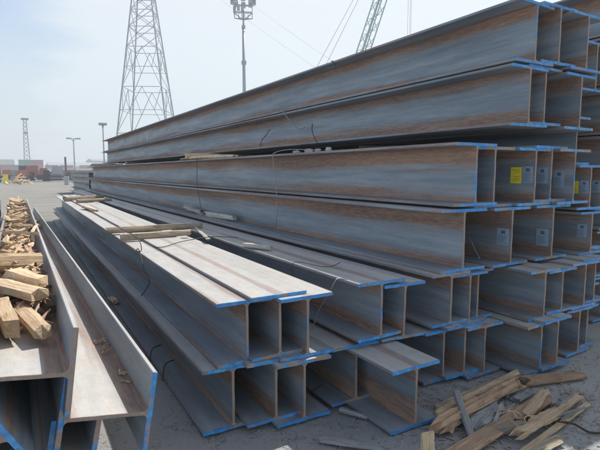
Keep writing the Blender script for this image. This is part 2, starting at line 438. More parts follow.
# ------------------------------------------------------------------ wood
def wood_mesh(L, w, t, seed, jag=.25, taper=.15, irr=.12, n=10, rings=12):
    rng = random.Random(seed); v = []; f = []
    base = []
    for k in range(n):
        a = 2*math.pi*(k+.5)/n; c, s_ = math.cos(a), math.sin(a)
        q = max(abs(c), abs(s_))
        base.append((c/q*(1-irr*rng.random()), s_/q*(1-irr*rng.random())))
    off = [rng.uniform(-1, 1) for _ in range(n)]; off2 = [rng.uniform(-1, 1) for _ in range(n)]
    bend = rng.uniform(-1, 1)*irr*.25*w; ph = rng.random()*9
    for i in range(rings):
        u = i/(rings-1)
        tp = 1 - taper*u - irr*.35*abs(math.sin(u*5+ph))
        for k, (a, b_) in enumerate(base):
            x = (u-.5)*L
            if i == 0: x += off[k]*jag*w
            if i == rings-1: x += off2[k]*jag*w
            wob = 1 + irr*1.1*noise.noise(Vector((u*2.2+seed, k*1.7, 0))) + irr*.5*noise.noise(Vector((u*9+seed, k*3.1, 5)))
            v.append((x, a*w/2*tp*wob + bend*math.sin(math.pi*u), b_*t/2*tp*wob))
    for i in range(rings-1):
        for k in range(n): f.append((i*n+k, (i+1)*n+k, (i+1)*n+(k+1)%n, i*n+(k+1)%n))
    f.append(tuple(range(n))); f.append(tuple((rings-1)*n+k for k in range(n-1,-1,-1)))
    me = bpy.data.meshes.new('wood'); me.from_pydata(v, [], f); me.update()
    bm = bmesh.new(); bm.from_mesh(me)
    bmesh.ops.triangulate(bm, faces=[q for q in bm.faces if len(q.verts) > 4])
    bmesh.ops.recalc_face_normals(bm, faces=bm.faces); bm.to_mesh(me); bm.free()
    return me
WS = [0]
def wood_piece(name, p, q, w, t, mat, label, cat, group=None, rollx=0, **kw):
    p = Vector(p); q = Vector(q); d = q-p; WS[0] += 1
    if name == 'firewood_log': kw.setdefault('n', 4+WS[0]*7 % 3)
    me = wood_mesh(d.length, w, t, WS[0]*7+1, **kw)
    o = link(name, me, M[mat])
    xa = d.normalized(); ya = Vector((0,0,1)).cross(xa)
    if ya.length < 1e-3: ya = Vector((0,1,0))
    ya.normalize(); za = xa.cross(ya)
    m = Matrix((xa, ya, za)).transposed().to_4x4() @ Matrix.Rotation(R(rollx), 4, 'X')
    m.translation = (p+q)/2; o.matrix_world = m
    tag(o, label, cat, group); return o

# timbers lying across the low stack
GT = 'dunnage timbers on the low stack'
wood_piece('dunnage_timber', (.97, 6.35, .876), (2.12, 6.18, .90), .11, .085, 'old_timber', 'longer weathered timber across the low stack, behind its shorter twin', 'timber', GT, jag=.2)
wood_piece('dunnage_timber', (1.00, 5.62, .872), (1.78, 5.60, .885), .10, .080, 'old_timber', 'shorter weathered timber across the low stack, nearest the camera', 'timber', GT, jag=.15)
wood_piece('dunnage_timber', (1.16, 14.2, .885), (2.2, 14.9, .90), .16, .13, 'old_timber', 'far weathered timber across the back end of the low stack', 'timber', GT, jag=.2)
wood_piece('dunnage_timber', (1.33, 13.0, .89), (2.15, 13.2, .90), .14, .10, 'old_timber', 'second farthest timber on the low stack, partly behind the dark gap', 'timber', GT, jag=.2)
wood_piece('wood_chunk', (1.26, 11.1, .875), (1.36, 10.0, .868), .12, .07, 'split', 'small split wood chunk on the sunlit flange seam', 'wood piece', 'wood bits on the flanges', jag=.6, irr=.4)
# dunnage between middle-stack layers
wood_piece('dunnage_timber', (2.80, 8.95, 1.89), (4.6, 8.7, 1.89), .20, .135, 'split', 'pale split timber sticking out between the large layers', 'timber', 'timbers between the large layers', jag=.5, irr=.3)
wood_piece('wood_chunk', (2.83, 8.7, 1.86), (2.93, 6.9, 1.848), .12, .055, 'split', 'long thin splinter lying on the flange edge beside the projecting timber', 'wood piece', 'wood bits on the flanges', jag=.8, irr=.4)
for i, (y, l) in enumerate(((4.6, 'below the rubble'), (13.2, 'in the far half'), (17.6, 'near the far end'))):
    wood_piece('dunnage_timber', (4.0 if i < 2 else 3.4, y+(.6 if i == 0 else 0), 1.892), (4.7, y+.1, 1.892), .12, .12, 'old_timber', 'shaded timber between the large layers, %s' % l, 'timber', 'timbers between the large layers')
wood_piece('dunnage_timber', (2.95, 22.0, 1.90), (3.9, 21.4, 1.90), .25, .11, 'old_timber', 'timber poking out at the far end of the tall stack', 'timber', 'timbers between the large layers', jag=.6, taper=.3)
for y in (3.2, 10, 17):
    wood_piece('dunnage_timber', (4.75, y, 2.29), (6.1, y, 2.29), .1, .2, 'old_timber', 'shaded timber under the pale-ended back beam', 'timber', 'timbers under the back beam')
for y in (3.4, 7.5, 11):
    wood_piece('dunnage_timber', (-.75, y, .07), (.55, y, .07), .14, .14, 'old_timber', 'ground timber under the side-lying beams', 'timber', 'timbers under the side-lying beams')
# pale chunks on the middle-stack flanges
GC = 'pale chunks resting on the large beam flange'
wood_piece('wood_chunk', (2.735, 8.85, .96), (2.76, 8.05, .905), .13, .10, 'pale_wood', 'pale knobbly chunk on the flange, farther of two', 'wood piece', GC, jag=.8, irr=.5)
wood_piece('wood_chunk', (2.755, 7.70, .915), (2.79, 6.68, .925), .13, .11, 'pale_wood', 'pale chunk on the flange, nearer and larger of two', 'wood piece', GC, jag=.6, irr=.4)
wood_piece('wood_chunk', (1.93, 4.33, .888), (2.05, 4.02, .895), .075, .045, 'pale_wood', 'small pale block lying on the flange beside the dark gap', 'wood piece', 'wood bits on the flanges', jag=.3)
wood_piece('wood_chunk', (.94, 6.15, .075), (.97, 5.92, .075), .10, .07, 'split', 'pale lump on the shaded lowest flange', 'wood piece', 'wood bits on the flanges', irr=.5)
wood_piece('wood_chunk', (2.2, 6.9, .875), (1.80, 5.0, .872), .06, .02, 'pale_wood', 'thin bleached lath along the flanges behind the timbers', 'wood piece', 'wood bits on the flanges')

# rubble on the big flange by the hanging wire
def rock(name, p, s, seed, label, group):
    bm = bmesh.new(); bmesh.ops.create_icosphere(bm, subdivisions=2, radius=1)
    for v in bm.verts:
        k = 1 + .45*noise.noise(v.co*1.7 + Vector((seed, 0, 0)))
        v.co = Vector((v.co.x*s[0], v.co.y*s[1], v.co.z*s[2]))*k
    me = bpy.data.meshes.new(name); bm.to_mesh(me); bm.free()
    return tag(link(name, me, M['stone'], loc=p), label, 'rubble', group)
GR = 'pale rubble lumps on the large flange'
for i, (x, y, sx, sy, sz, l) in enumerate([(2.87, 4.95, .03, .07, .02, 'leftmost small'), (2.90, 4.72, .03, .09, .025, 'largest'), (2.88, 4.50, .03, .06, .02, 'third'), (2.93, 4.36, .03, .05, .028, 'tall rightmost')]):
    rock('rubble_lump', (x, y, 1.817+sz*.8), (sx, sy, sz), i*3.1, '%s pale rubble lump on the flange beside the hanging wire' % l, GR)

# firewood in the side-lying beam's trough
random.seed(11)
GF = 'split firewood piled in the side-lying beam'
yaw_f = Vector((.0026, 1, 0))
fixed = [
 # p, q, w, t, mat, label
 ((.0, 2.78, .905), (.075, 2.40, .89), .088, .075, 'split', 'squared firewood stick at the front with its cut end facing out'),
 ((-.085, 2.82, .93), (-.04, 2.42, .915), .075, .10, 'split', 'chunky split log beside the front stick, jagged end'),
 ((-.13, 2.66, .925), (-.17, 2.30, .915), .07, .07, 'split', 'rounded pale log at the left picture edge'),
 ((-.12, 3.10, .99), (.08, 2.78, .975), .12, .085, 'split', 'broad split log lying aslant on the front sticks'),
 ((-.04, 3.22, 1.02), (.11, 3.0, .99), .10, .07, 'split', 'bright slab on top of the front firewood heap'),
 ((.09, 3.05, .89), (.135, 2.80, .88), .06, .06, 'bark', 'dark bark-covered stub against the flange'),
 ((-.20, 3.66, 1.03), (.15, 3.90, .97), .04, .12, 'split', 'long curved slab lying across the trough'),
 ((-.16, 3.35, .93), (.10, 3.55, .93), .07, .06, 'split', 'firewood stick tucked under the curved slab'),
 ((.07, 5.15, .90), (.11, 4.45, .875), .075, .06, 'orange_wood', 'orange stick standing alone against the trough side'),
 ((.05, 4.25, .87), (.15, 4.05, .86), .05, .04, 'split', 'small offcut at the foot of the trough side'),
 ((-.24, 5.45, 1.035), (.20, 5.35, 1.00), .035, .035, 'split', 'thin lath bridging both flanges of the trough'),
 ((.10, 5.55, .90), (.19, 6.10, 1.00), .035, .03, 'split', 'thin stick leaning out of the trough'),
]
for p, q, w, t, m, l in fixed:
    wood_piece('firewood_log', p, q, w, t, m, l, 'firewood', GF, jag=.25, irr=.18, taper=.05, rollx=random.uniform(-15, 15))
for i in range(26):
    y = random.uniform(2.55, 4.1); x = random.uniform(-.12, .10)+(y-2)*.0063; a = random.uniform(-.9, .9); l = random.uniform(.09, .22)
    dx, dy = math.sin(a)*l/2, math.cos(a)*l/2; x = max(-.13+abs(dx), min(.12-abs(dx), x)); z = random.uniform(.93, 1.01) if y > 2.8 else random.uniform(.86, .90)
    wood_piece('firewood_log', (x-dx, y-dy, z-.012), (x+dx, y+dy, z+random.uniform(-.01, .03)), random.uniform(.015, .035), random.uniform(.008, .02), random.choice(['split', 'split', 'orange_wood']),
        'thin loose splinter of firewood on the front half of the heap', 'firewood', 'thin splinters on the firewood heap', jag=1.0, irr=.45, taper=.5)
shape = ['flat', 'thin', 'stubby', 'wedge-shaped', 'splintered', 'long']
tone = {'split': 'pale', 'orange_wood': 'orange', 'bark': 'bark-covered'}
k = 0
zones = [(2.8, 3.5, 42), (3.5, 4.2, 34), (4.5, 6.0, 62), (6.0, 9.0, 80), (9.0, 12.2, 62)]
for y0, y1, cnt in zones:
    for i in range(cnt):
        y = random.uniform(y0, y1); top = .19 if y > 6 else (.13 if y > 4.4 else .10)
        lay = random.random(); z = .865 + lay*top
        x = random.uniform(-.13, .12); x += (y-2)*.0063
        a = random.uniform(-1.2, 1.2) if y < 4 else random.uniform(0, math.pi)
        L = random.uniform(.12, .26) if y < 6 else random.uniform(.16, .36)
        if abs(math.sin(a))*L > .18: L = .18/abs(math.sin(a))
        dx, dy = math.sin(a)*L/2, math.cos(a)*L/2; dz = random.uniform(-.035, .035)
        xo = (y-2)*.0063; x = xo + max(-.135+abs(dx), min(.13-abs(dx), x-xo))
        w = random.uniform(.022, .07); t = w*random.uniform(.3, .9)
        m = random.choice(['split']*6+['orange_wood']*2+['bark'])
        where = ('heaped behind the curved slab' if y < 4 else 'just beyond the bridging lath' if y < 6 else 'in the middle of the long heap' if y < 9 else 'at the far end of the heap')
        lvl = 'low' if lay < .35 else ('on top' if lay > .75 else 'half buried')
        if m == 'bark' : pass
        wood_piece('firewood_log', (x-dx, y-dy, z-dz), (x+dx, y+dy, z+dz), w, t, m,
                   '%s %s firewood piece, %s %s' % (tone[m], shape[k % 6], lvl, where), 'firewood', GF,
                   jag=.8, irr=.42, taper=random.uniform(0, .5), rollx=random.uniform(-60, 60)); k += 1
for i in range(14):
    y = 9.5 + i*.25; x = -.47+random.uniform(-.08, .08)
    a = random.uniform(0, 3.1); dx, dy = math.sin(a)*.12, math.cos(a)*.15; z = .90+random.uniform(0, .12)
    wood_piece('firewood_log', (x-dx, y-dy, z), (x+dx, y+dy, z), .08, .05, random.choice(['split', 'bark', 'orange_wood']),
        'dark firewood piece in the leftmost beam, beyond the flange', 'firewood', 'firewood in the leftmost beam', jag=.4, irr=.3)
# debris in the clean trough
for i, (y, x, n_) in enumerate([(3.05, .42, 9), (2.55, .44, 4), (10.5, .36, 5), (11.3, .35, 5)]):
    mb = MB(); rg = random.Random(i+5)
    for j in range(n_):
        a = rg.uniform(0, 3.14); l = rg.uniform(.02, .06) if y < 6 else rg.uniform(.1, .2)
        cx, cy = x+rg.uniform(-.03, .03), y+rg.uniform(-.12, .12); z = .548-(cx-.297)*.16+.013+rg.uniform(0, .012)
        if y > 6: z += .03
        mb.bar((cx-math.cos(a)*l/2, cy-math.sin(a)*l/2, z), (cx+math.cos(a)*l/2, cy+math.sin(a)*l/2, z+rg.uniform(0, .01)), .007 if y < 6 else .05, .006 if y < 6 else .03)
    lab = ['nest-like tuft of wood shavings in the clean trough', 'few loose splinters near the front of the clean trough', 'wood offcuts at the far part of the clean trough', 'wood offcuts at the far tip of the clean trough'][i]
    tag(mb.build('wood_shavings', M['split']), lab, 'wood shavings', kind='stuff')

# wood scraps on the ground at front right
GS = 'wood scraps on the ground at front right'
z0 = .03
scr = [
 ((2.27, 2.12, .04), (3.30, 2.26, .05), .055, .05, 'split', 'long pale squared batten farthest from the camera', dict(jag=.5)),
 ((2.36, 2.20, .03), (3.18, 2.28, .03), .06, .03, 'old_timber', 'weathered thin batten behind the pale batten', dict(jag=.5)),
 ((2.15, 1.985, .06), (3.10, 2.10, .075), .13, .11, 'orange_wood', 'thick split orange beam with hollow bark end', dict(jag=.7, irr=.6, taper=.25, n=14, rings=18)),
 ((2.48, 2.14, .13), (2.27, 1.83, .03), .055, .035, 'grey_wood', 'grey slat leaning over the thick orange beam', dict(jag=.4)),
 ((2.39, 1.905, .04), (2.72, 1.99, .05), .13, .05, 'grey_wood', 'short grey bark slab in front of the orange beam', dict(jag=.5, irr=.3)),
 ((2.94, 2.02, .02), (3.14, 2.04, .02), .08, .03, 'grey_wood', 'small flat slate-grey scrap beside the orange beam', dict(jag=.3)),
 ((1.95, 1.745, .03), (3.12, 1.895, .045), .13, .035, 'orange_wood', 'wide rusty-brown plank running toward the camera', dict(jag=.2, taper=.0)),
 ((2.74, 1.80, .06), (3.13, 1.93, .075), .09, .03, 'split', 'pale split slab resting on the far end of the wide plank', dict(jag=.6, irr=.3)),
 ((2.50, 1.69, .06), (3.22, 1.765, .07), .09, .07, 'split', 'splintered pale log with torn fibres', dict(jag=1.2, irr=.7, n=14, rings=18)),
 ((2.36, 1.585, .02), (3.30, 1.72, .03), .045, .025, 'split', 'long thin pale strip along the splintered log', dict(jag=.6)),
 ((2.46, 1.575, .02), (2.72, 1.565, .025), .10, .02, 'old_timber', 'small flat offcut nearest the camera', dict(jag=.7)),
 ((2.45, 1.80, .035), (2.60, 1.72, .075), .08, .05, 'old_timber', 'short brown block under the splintered log', dict(jag=.4)),
 ((3.00, 1.76, .10), (3.28, 1.80, .06), .07, .035, 'grey_wood', 'greyish torn slab at the right tip of the splintered log', dict(jag=.9, irr=.5)),
 ((3.22, 2.16, .035), (3.70, 2.02, .035), .13, .06, 'orange_wood', 'orange wedge board under the blue-footed ground beam', dict(jag=.3)),
 ((1.79, 2.50, .035), (1.89, 2.34, .025), .035, .03, 'grey_wood', 'short grey peg beside the jutting ground beam', dict(jag=.2)),
 ((1.50, 2.28, .02), (1.75, 1.99, .03), .07, .03, 'grey_wood', 'bleached bent branch near the low stack', dict(jag=.4, taper=.4)),
 ((2.26, 2.20, .02), (2.36, 2.12, .02), .07, .03, 'grey_wood', 'small grey scrap left of the pale batten', dict(jag=.4)),
]
for p, q, w, t, m, l, kw in scr:
    wood_piece('wood_scrap', p, q, w, t, m, l, 'wood scrap', GS, **kw)
o = wood_piece('wood_stub', (1.86, 1.795, -.0), (1.845, 1.775, .205), .105, .045, 'split', 'round-topped pale wood stub standing upright in front of the jutting beam', 'wood piece', jag=.12, taper=.25, irr=.25)
# torn fibres on the splintered log
mb = MB(); rg = random.Random(3)
for i in range(4):
    b0 = Vector((2.60+rg.uniform(-.06, .12), 1.74+rg.uniform(-.02, .05), .09))
    pts = [b0 + Vector((-.03*j+.03*math.sin(j*1.3+i), .035*j*math.cos(i), .03*math.sin(j*.9+.3)+.01*j)) for j in range(5)]
    mb.tube(curve_pts(pts, 4), [.005-.00025*q for q in range(17)], 5)
tag(mb.build('torn_fibres', M['split'], smooth=True), 'curled torn wood fibres on the splintered log', 'wood fibres', kind='stuff')
def wire(name, pts, r, mat, label, group=None, cat='wire'):
    m_ = MB(); m_.tube(curve_pts(pts, 6), r, 6)
    return tag(m_.build(name, M[mat], smooth=True), label, cat, group)
wire('twig', [(2.62, 1.80, .06), (2.80, 1.72, .03), (2.92, 1.62, .04), (2.96, 1.52, .015), (3.05, 1.46, .02), (3.15, 1.45, .012)], .007, 'bark', 'thin dark twig lying right of the splintered log', None, 'twig')
rg = random.Random(8)
ln = ['short', 'long', 'curved', 'jagged', 'narrow', 'broad', 'dark-edged', 'pale-tipped']
spots = [(2.35, 2.02, 'left of the grey slat'), (2.75, 2.14, 'behind the orange beam'), (2.62, 1.86, 'between the orange beam and the wide plank'), (2.85, 1.86, 'over the wide plank'), (3.0, 1.68, 'along the long pale strip'), (3.05, 2.14, 'at the far end of the orange beam')]
for i in range(24):
    sx, sy, wh = spots[i % 6]; a = rg.uniform(-.25, .6); l = rg.uniform(.10, .38)
    x = sx+rg.gauss(0, .07); y = sy+rg.gauss(0, .03); z = .02+rg.random()*.05
    mt = rg.choice(['split', 'orange_wood', 'orange_wood', 'old_timber', 'grey_wood'])
    nm = {'split': 'pale', 'orange_wood': 'orange-brown', 'old_timber': 'brown', 'grey_wood': 'grey'}[mt]
    wood_piece('wood_scrap', (x-math.cos(a)*l/2, y-math.sin(a)*l/2, z-.01), (x+math.cos(a)*l/2, y+math.sin(a)*l/2, z+rg.uniform(-.01, .03)), rg.uniform(.02, .05), rg.uniform(.012, .03), mt,
        '%s %s wood splinter %s' % (ln[(i*3) % 8], nm, wh), 'wood scrap', GS, jag=1.2, irr=.5, taper=.5)
mb = MB(); rg = random.Random(4)
for i in range(420):
    x = rg.uniform(1.9, 3.5); y = rg.gauss(1.9, .22); a = rg.uniform(0, 3.14); l = rg.uniform(.01, .05)
    mb.bar((x, y, .006), (x+math.cos(a)*l, y+math.sin(a)*l, .006+rg.uniform(0, .006)), rg.uniform(.003, .012), .004)
tag(mb.build('wood_chips', M['old_timber']), 'small wood chips strewn among the scraps', 'wood chips', kind='stuff')

# wires
GW = 'loose binding wires on the beams'
wire('binding_wire', [(2.83, 4.40, 1.832), (2.76, 4.9, 1.856), (2.755, 5.25, 1.834), (2.752, 5.31, 1.77), (2.77, 5.26, 1.38), (2.765, 5.24, 1.07), (2.76, 5.30, .86), (2.70, 5.3, .72)], .0045, 'wire', 'long pale wire hanging from the rubble down two large beams', GW)
wire('binding_wire', [(2.77, 8.2, 1.842), (2.765, 8.2, 1.6), (2.765, 8.2, 1.37), (2.76, 7.98, .90)], .0045, 'wire_dark', 'thin dark wire hanging below the projecting timber', GW)
wire('binding_wire', [(3.42, 6.417, 2.592), (3.39, 6.176, 2.42), (3.43, 5.92, 2.221), (3.46, 5.838, 2.19), (3.46, 5.731, 2.21)], .006, 'wire', 'kinked wire crossing the flange seam of the upper layers', GW)
wire('binding_wire', [(3.50, 5.60, 2.24), (3.42, 5.475, 2.12), (3.39, 5.305, 1.965)], .006, 'wire_dark', 'dark straight wire slanting down to the rubble', GW)
wire('binding_wire', [(3.50, 6.85, 2.263), (3.45, 6.884, 2.174), (3.42, 6.992, 2.087), (3.40, 6.995, 1.96)], .006, 'wire_dark', 'dark wire on the second highest beam, left of the kinked one', GW)
wire('binding_wire', [(3.50, 5.06, 2.949), (3.435, 5.06, 2.948), (3.432, 5.03, 2.93), (3.46, 5.01, 2.89)], .005, 'wire_dark', 'short wire hooked over the topmost flange edge', GW)
wire('binding_wire', [(1.92, 2.62, .875), (1.83, 2.60, .895), (1.80, 2.594, .88), (1.79, 2.64, .80), (1.78, 2.749, .66), (1.77, 2.826, .50)], .0035, 'wire', 'pale wire hanging off the blue flange corner into the dark gap', GW)
wire('binding_wire', [(1.77, 2.50, .40), (1.76, 2.55, .30), (1.75, 2.64, .18), (1.75, 2.78, .06)], .0035, 'wire_dark', 'rusty wire below the low stack corner', GW)
wire('binding_wire', [(1.08, 6.2, .93), (1.02, 4.9, .96), (1.0, 4.60, .88), (.985, 4.754, .846), (.99, 4.69, .878), (.985, 4.58, .825), (.975, 4.40, .72), (.97, 4.2, .66), (.965, 4.33, .56), (.96, 4.50, .47)], .0045, 'wire_dark', 'looped wire dangling below the dunnage timbers', GW)
wire('binding_wire', [(1.02, 4.9, .96), (1.2, 4.8, .86), (1.5, 5.0, .87), (1.85, 5.1, .885), (2.1, 4.9, .885)], .0045, 'wire_dark', 'wire lying across the flanges in front of the timbers', GW)
wire('binding_wire', [(1.87, 3.265, .70), (1.86, 3.265, .87), (1.90, 3.219, .90), (2.0, 3.0, .888), (2.2, 3.1, .888)], .003, 'wire_dark', 'wire lying over the gap-side flange above the low stack', GW)
wire('binding_wire', [(3.3, 2.81, 1.075), (3.3, 2.755, 1.022), (3.3, 2.71, .951), (3.3, 2.66, .885)], .005, 'wire', 'short bent pale wire in the opening left of a grey card', GW)
wire('binding_wire', [(.88, 3.9, .06), (.95, 4.1, .09), (1.05, 4.2, .08)], .005, 'wire_dark', 'farther wire loop on the lowest dark flange', GW)
wire('binding_wire', [(.88, 3.5, .06), (.95, 3.7, .09), (1.05, 3.8, .08)], .005, 'wire_dark', 'nearer wire loop on the lowest dark flange', GW)

# ------------------------------------------------------------------ ground
m, nt, b = new_mat('yard_ground'); n = N(nt)
o = n.geo('Position')
big = n.noise(o, .12, 5, .6); mid = n.noise(o, 1.3, 6, .65); grit = n.noise(o, 60, 4, .75); grit2 = n.voro(o, 130)[1]
tr = n.noise(n.sc(o, (.05, .9, 1)), 1.0, 4, .6)
px = n.xyz(o)
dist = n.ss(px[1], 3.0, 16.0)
c = n.mix(mid, (.25, .25, .25), (.37, .367, .36))
c = n.mix(n.math('MULTIPLY', n.ss(n.noise(o, 4.5, 6, .7), .48, .70), .6), c, (.27, .27, .26))
c = n.mix(n.math('MULTIPLY', n.ss(big, .45, .65), .5), c, (.24, .23, .21))
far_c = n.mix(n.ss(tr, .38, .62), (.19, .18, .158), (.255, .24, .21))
right_c = n.mix(mid, (.34, .33, .31), (.47, .455, .425))
rt = n.math('MULTIPLY', n.ss(px[0], 2.4, 3.3), .8)
c = n.mix(rt, c, right_c)
st = n.ss(n.noise(n.vmath('ADD', n.sc(o, (1, 1.4, 1)), (5, 2, 0)), 2.1, 6, .7), .50, .66)
near = n.math('SUBTRACT', 1.0, n.ss(px[1], 2.6, 3.6))
c = n.mix(n.math('MULTIPLY', st, n.math('MULTIPLY', near, .32)), c, (.26, .17, .11))
ck = n.math('SUBTRACT', 1.0, n.ss(n.math('ABSOLUTE', n.math('SUBTRACT', n.noise(o, 1.1, 6, .62), .5)), .0, .007))
c = n.mix(n.math('MULTIPLY', ck, .55), c, (.06, .06, .06))
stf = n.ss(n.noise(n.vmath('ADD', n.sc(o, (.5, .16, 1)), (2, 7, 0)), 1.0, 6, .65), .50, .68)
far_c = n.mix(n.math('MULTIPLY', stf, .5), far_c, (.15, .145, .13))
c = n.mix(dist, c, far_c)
c = n.mix(.6, c, n.mix(grit, (.45, .45, .45), (1.45, 1.45, 1.45)), 'MULTIPLY')
g2 = n.ss(n.xyz(grit2)[0], .72, 1.0)
c = n.mix(n.math('MULTIPLY', g2, .35), c, (.42, .41, .38))
n._in(b.inputs['Base Color'], c); b.inputs['Roughness'].default_value = .92
n._in(b.inputs['Normal'], n.bump(n.math('ADD', grit, n.math('MULTIPLY', mid, 1.5)), .8, .012))
M['ground'] = m
gb = MB(); gb.v = [(-900,-60,0),(900,-60,0),(900,1500,0),(-900,1500,0)]; gb.f = [(0,1,2,3)]; gb.m = [0]
tag(gb.build('ground', M['ground']), kind='structure')

# gravel in front of the stacks
bm = bmesh.new(); rg = random.Random(9)
for i in range(4200):
    if i < 3000: x = rg.uniform(.3, 4.6); y = rg.uniform(1.1, 2.9)
    else: x = rg.uniform(-.2, 7); y = rg.uniform(.8, 9)
    s = rg.uniform(.002, .007)*(1 if rg.random() < .95 else 1.8)
    vs = [bm.verts.new((x+rg.uniform(-s, s)*.3+s*a, y+rg.uniform(-s, s)*.3+s*b_, max(.0, s*c_*.6+s*.3))) for a, b_, c_ in ((-1,-1,-1),(1,-1,-1),(1,1,-1),(-1,1,-1),(-.6,-.5,1),(.6,-.6,1),(.5,.6,1),(-.6,.6,1))]
    for q in ((4,5,6,7),(0,1,5,4),(1,2,6,5),(2,3,7,6),(3,0,4,7)): bm.faces.new([vs[j] for j in q])
me = bpy.data.meshes.new('gravel'); bm.to_mesh(me); bm.free()
M['gravel'] = simple('gravel_stone', (.25, .24, .225), .9, 0, .6, 9)
tag(link('gravel', me, M['gravel']), 'loose grit scattered on the yard around the beam ends', 'gravel', kind='stuff')

# ------------------------------------------------------------------ lattice pylon
def pylon(cx, cy, base, H, rot):
    t = empty('lattice_pylon', (cx, cy, 0), (0, 0, R(rot)))
    tag(t, 'tall grey lattice power pylon rising behind the tall stack', 'pylon')
    hw = lambda z: max(.55, (base/2)*(1 - z/51))
    lv = [0, 9, 17.8, 25.4, 29.2, 32.4, 35.3, 38, 40.5, 43, 45.5, 48, 50.5, 53]
    corners = ((-1,-1),(1,-1),(1,1),(-1,1))
    P = lambda k, z: Vector((corners[k][0]*hw(z), corners[k][1]*hw(z), z))
    for k in range(4):
        l = MB(); l.tube([P(k, q) for q in lv], .14, 6); l.build('leg', M['galv'], t)
    for f in range(4):
        a, c = f, (f+1) % 4; mb = MB()
        for i in range(len(lv)-1):
            z0_, z1_ = lv[i], lv[i+1]
            w = .10
            mb.bar(P(a, z1_), P(c, z1_), w)
            if i < 3:   # K-bracing with secondary members
                mid = (P(a, z1_)+P(c, z1_))/2
                mb.bar(P(a, z0_), mid, w); mb.bar(P(c, z0_), mid, w)
                zm = (z0_+z1_)/2
                qa = (P(a, z0_)+mid)/2; qc = (P(c, z0_)+mid)/2
                mb.bar(P(a, zm), qa, .09); mb.bar(P(c, zm), qc, .09)
                mb.bar(P(a, z1_), qa, .09); mb.bar(P(c, z1_), qc, .09); mb.bar(qa, qc, .09)
            else:
                mb.bar(P(a, z0_), P(c, z1_), w); mb.bar(P(c, z0_), P(a, z1_), w)
        mb.build('bracing', M['galv'], t)
    for z in (42, 46, 50):
        mb = MB()
        for s in (-1, 1):
            tip = Vector((s*8, 0, z+.4))
            for y in (-1, 1):
                mb.bar((s*hw(z), y*hw(z), z), tip, .16); mb.bar((s*hw(z+2.5), y*hw(z+2.5), z+2.5), tip, .16)
        mb.build('cross_arm', M['galv'], t)
    return t
pylon(23.9, 100, 11.3, 60, -28)

def cable(name, a, b_, sag, r, label, group='overhead power lines'):
    pts = []
    for i in range(25):
        t = i/24; p = Vector(a).lerp(Vector(b_), t); p.z -= sag*4*t*(1-t); pts.append(p)
    mb = MB(); mb.tube(pts, r, 5); return tag(mb.build(name, M['galv']), label, 'cable', group)
cable('power_line', (24, 100, 50.4), (150, 150, 28), 5, .035, 'upper faint overhead line running right from the pylon')
cable('power_line', (24, 100, 46.4), (150, 150, 22), 5, .035, 'lower faint overhead line running right from the pylon')

# ------------------------------------------------------------------ floodlight mast
def mast(x, y, H):
    t = empty('floodlight_mast', (x, y, 0), (0, 0, R(-25)))
    tag(t, 'floodlight mast with square lamp platform, cut by the top edge', 'floodlight mast')
    mb = MB(); mb.tube([(0,0,0),(0,0,H*.55),(0,0,H-2.2)], [.30,.22,.17], 12); mb.tube([(0,0,H-2.2),(0,0,H)], .11, 8)
    mb.build('pole', M['galv'], t, smooth=True)
    mb = MB(); mb.tube([(0,0,H-2.5),(0,0,H-2.1)], .24, 12)
    for a in (-1,1): mb.bar((0,0,H*.70),(a*.35,0,H*.70), .12)
    mb.box(-.3,.3,-.15,.15,H*.70-.25,H*.70+.25); mb.build('junction_box', M['galv'], t)
    mb = MB(); s = 1.15
    for z, e in ((H-.9, s), (H-.05, s), (H+.9, s*1.25)):
        for a, c in (((-e,-e),(e,-e)),((e,-e),(e,e)),((e,e),(-e,e)),((-e,e),(-e,-e))): mb.bar((*a,z),(*c,z), .09)
    for a in (-s,s):
        for c in (-s,s): mb.bar((a,c,H-.9),(a,c,H+.9), .07)
        mb.bar((a,-s,H-.9),(a*.1,0,H-1.4), .09); mb.bar((a,s,H-.9),(a*.1,0,H-1.4), .09)
    for q in (-.6,-.2,.2,.6): mb.bar((q,-s,H-.9),(q,s,H-.9), .07)
    mb.build('platform', M['galv'], t)
    for i in range(8):
        a = i*math.pi/4; mb = MB(); cx, cy = math.cos(a)*1.35, math.sin(a)*1.35
        mb.box(cx-.28, cx+.28, cy-.28, cy+.28, H+.55, H+1.15); f = mb.build('floodlight', M['galv'], t)
        mb = MB(); mb.box(cx-.22, cx+.22, cy-.22, cy+.22, H+.50, H+.546); mb.build('lens', M['lamp'], f)
    for (a, c, z) in ((-1.1,-.7,H-.4),(-.6,-1.0,H-.2),(-.1,-1.0,H-.3)):
        mb = MB(); mb.box(a-.18, a+.18, c-.18, c+.18, z-.35, z+.35); mb.build('floodlight', M['galv'], t, rot=None)
mast(26.9, 60, 22.6)

def lamp(x, y, H, arms, label, hd=.5, r=.12):
    t = empty('street_lamp', (x, y, 0)); tag(t, label, 'street lamp', 'yard lamp posts')
    mb = MB(); mb.tube([(0,0,0),(0,0,H)], [r*1.3, r*.8], 8); mb.build('pole', M['galv'], t)
    mb = MB(); mb.bar((-arms,0,H),(arms,0,H), .14)
    for s in (-1,1): mb.bar((s*arms*.5,0,H),(0,0,H-.7), .1)
    mb.build('arm', M['galv'], t)
    for s in (-1,1):
        mb = MB(); mb.box(s*arms-hd, s*arms+hd, -.35, .35, H-.12, H+.22); mb.build('lamp_head', M['galv'], t)
lamp(14.2, 140, 10.2, 1.1, 'yard lamp with flat twin head in open yard, shorter of two', .6, .16)
lamp(12.3, 80, 8.8, .3, 'tall slim lamp beside the far end of the tall stack', .26, .10)

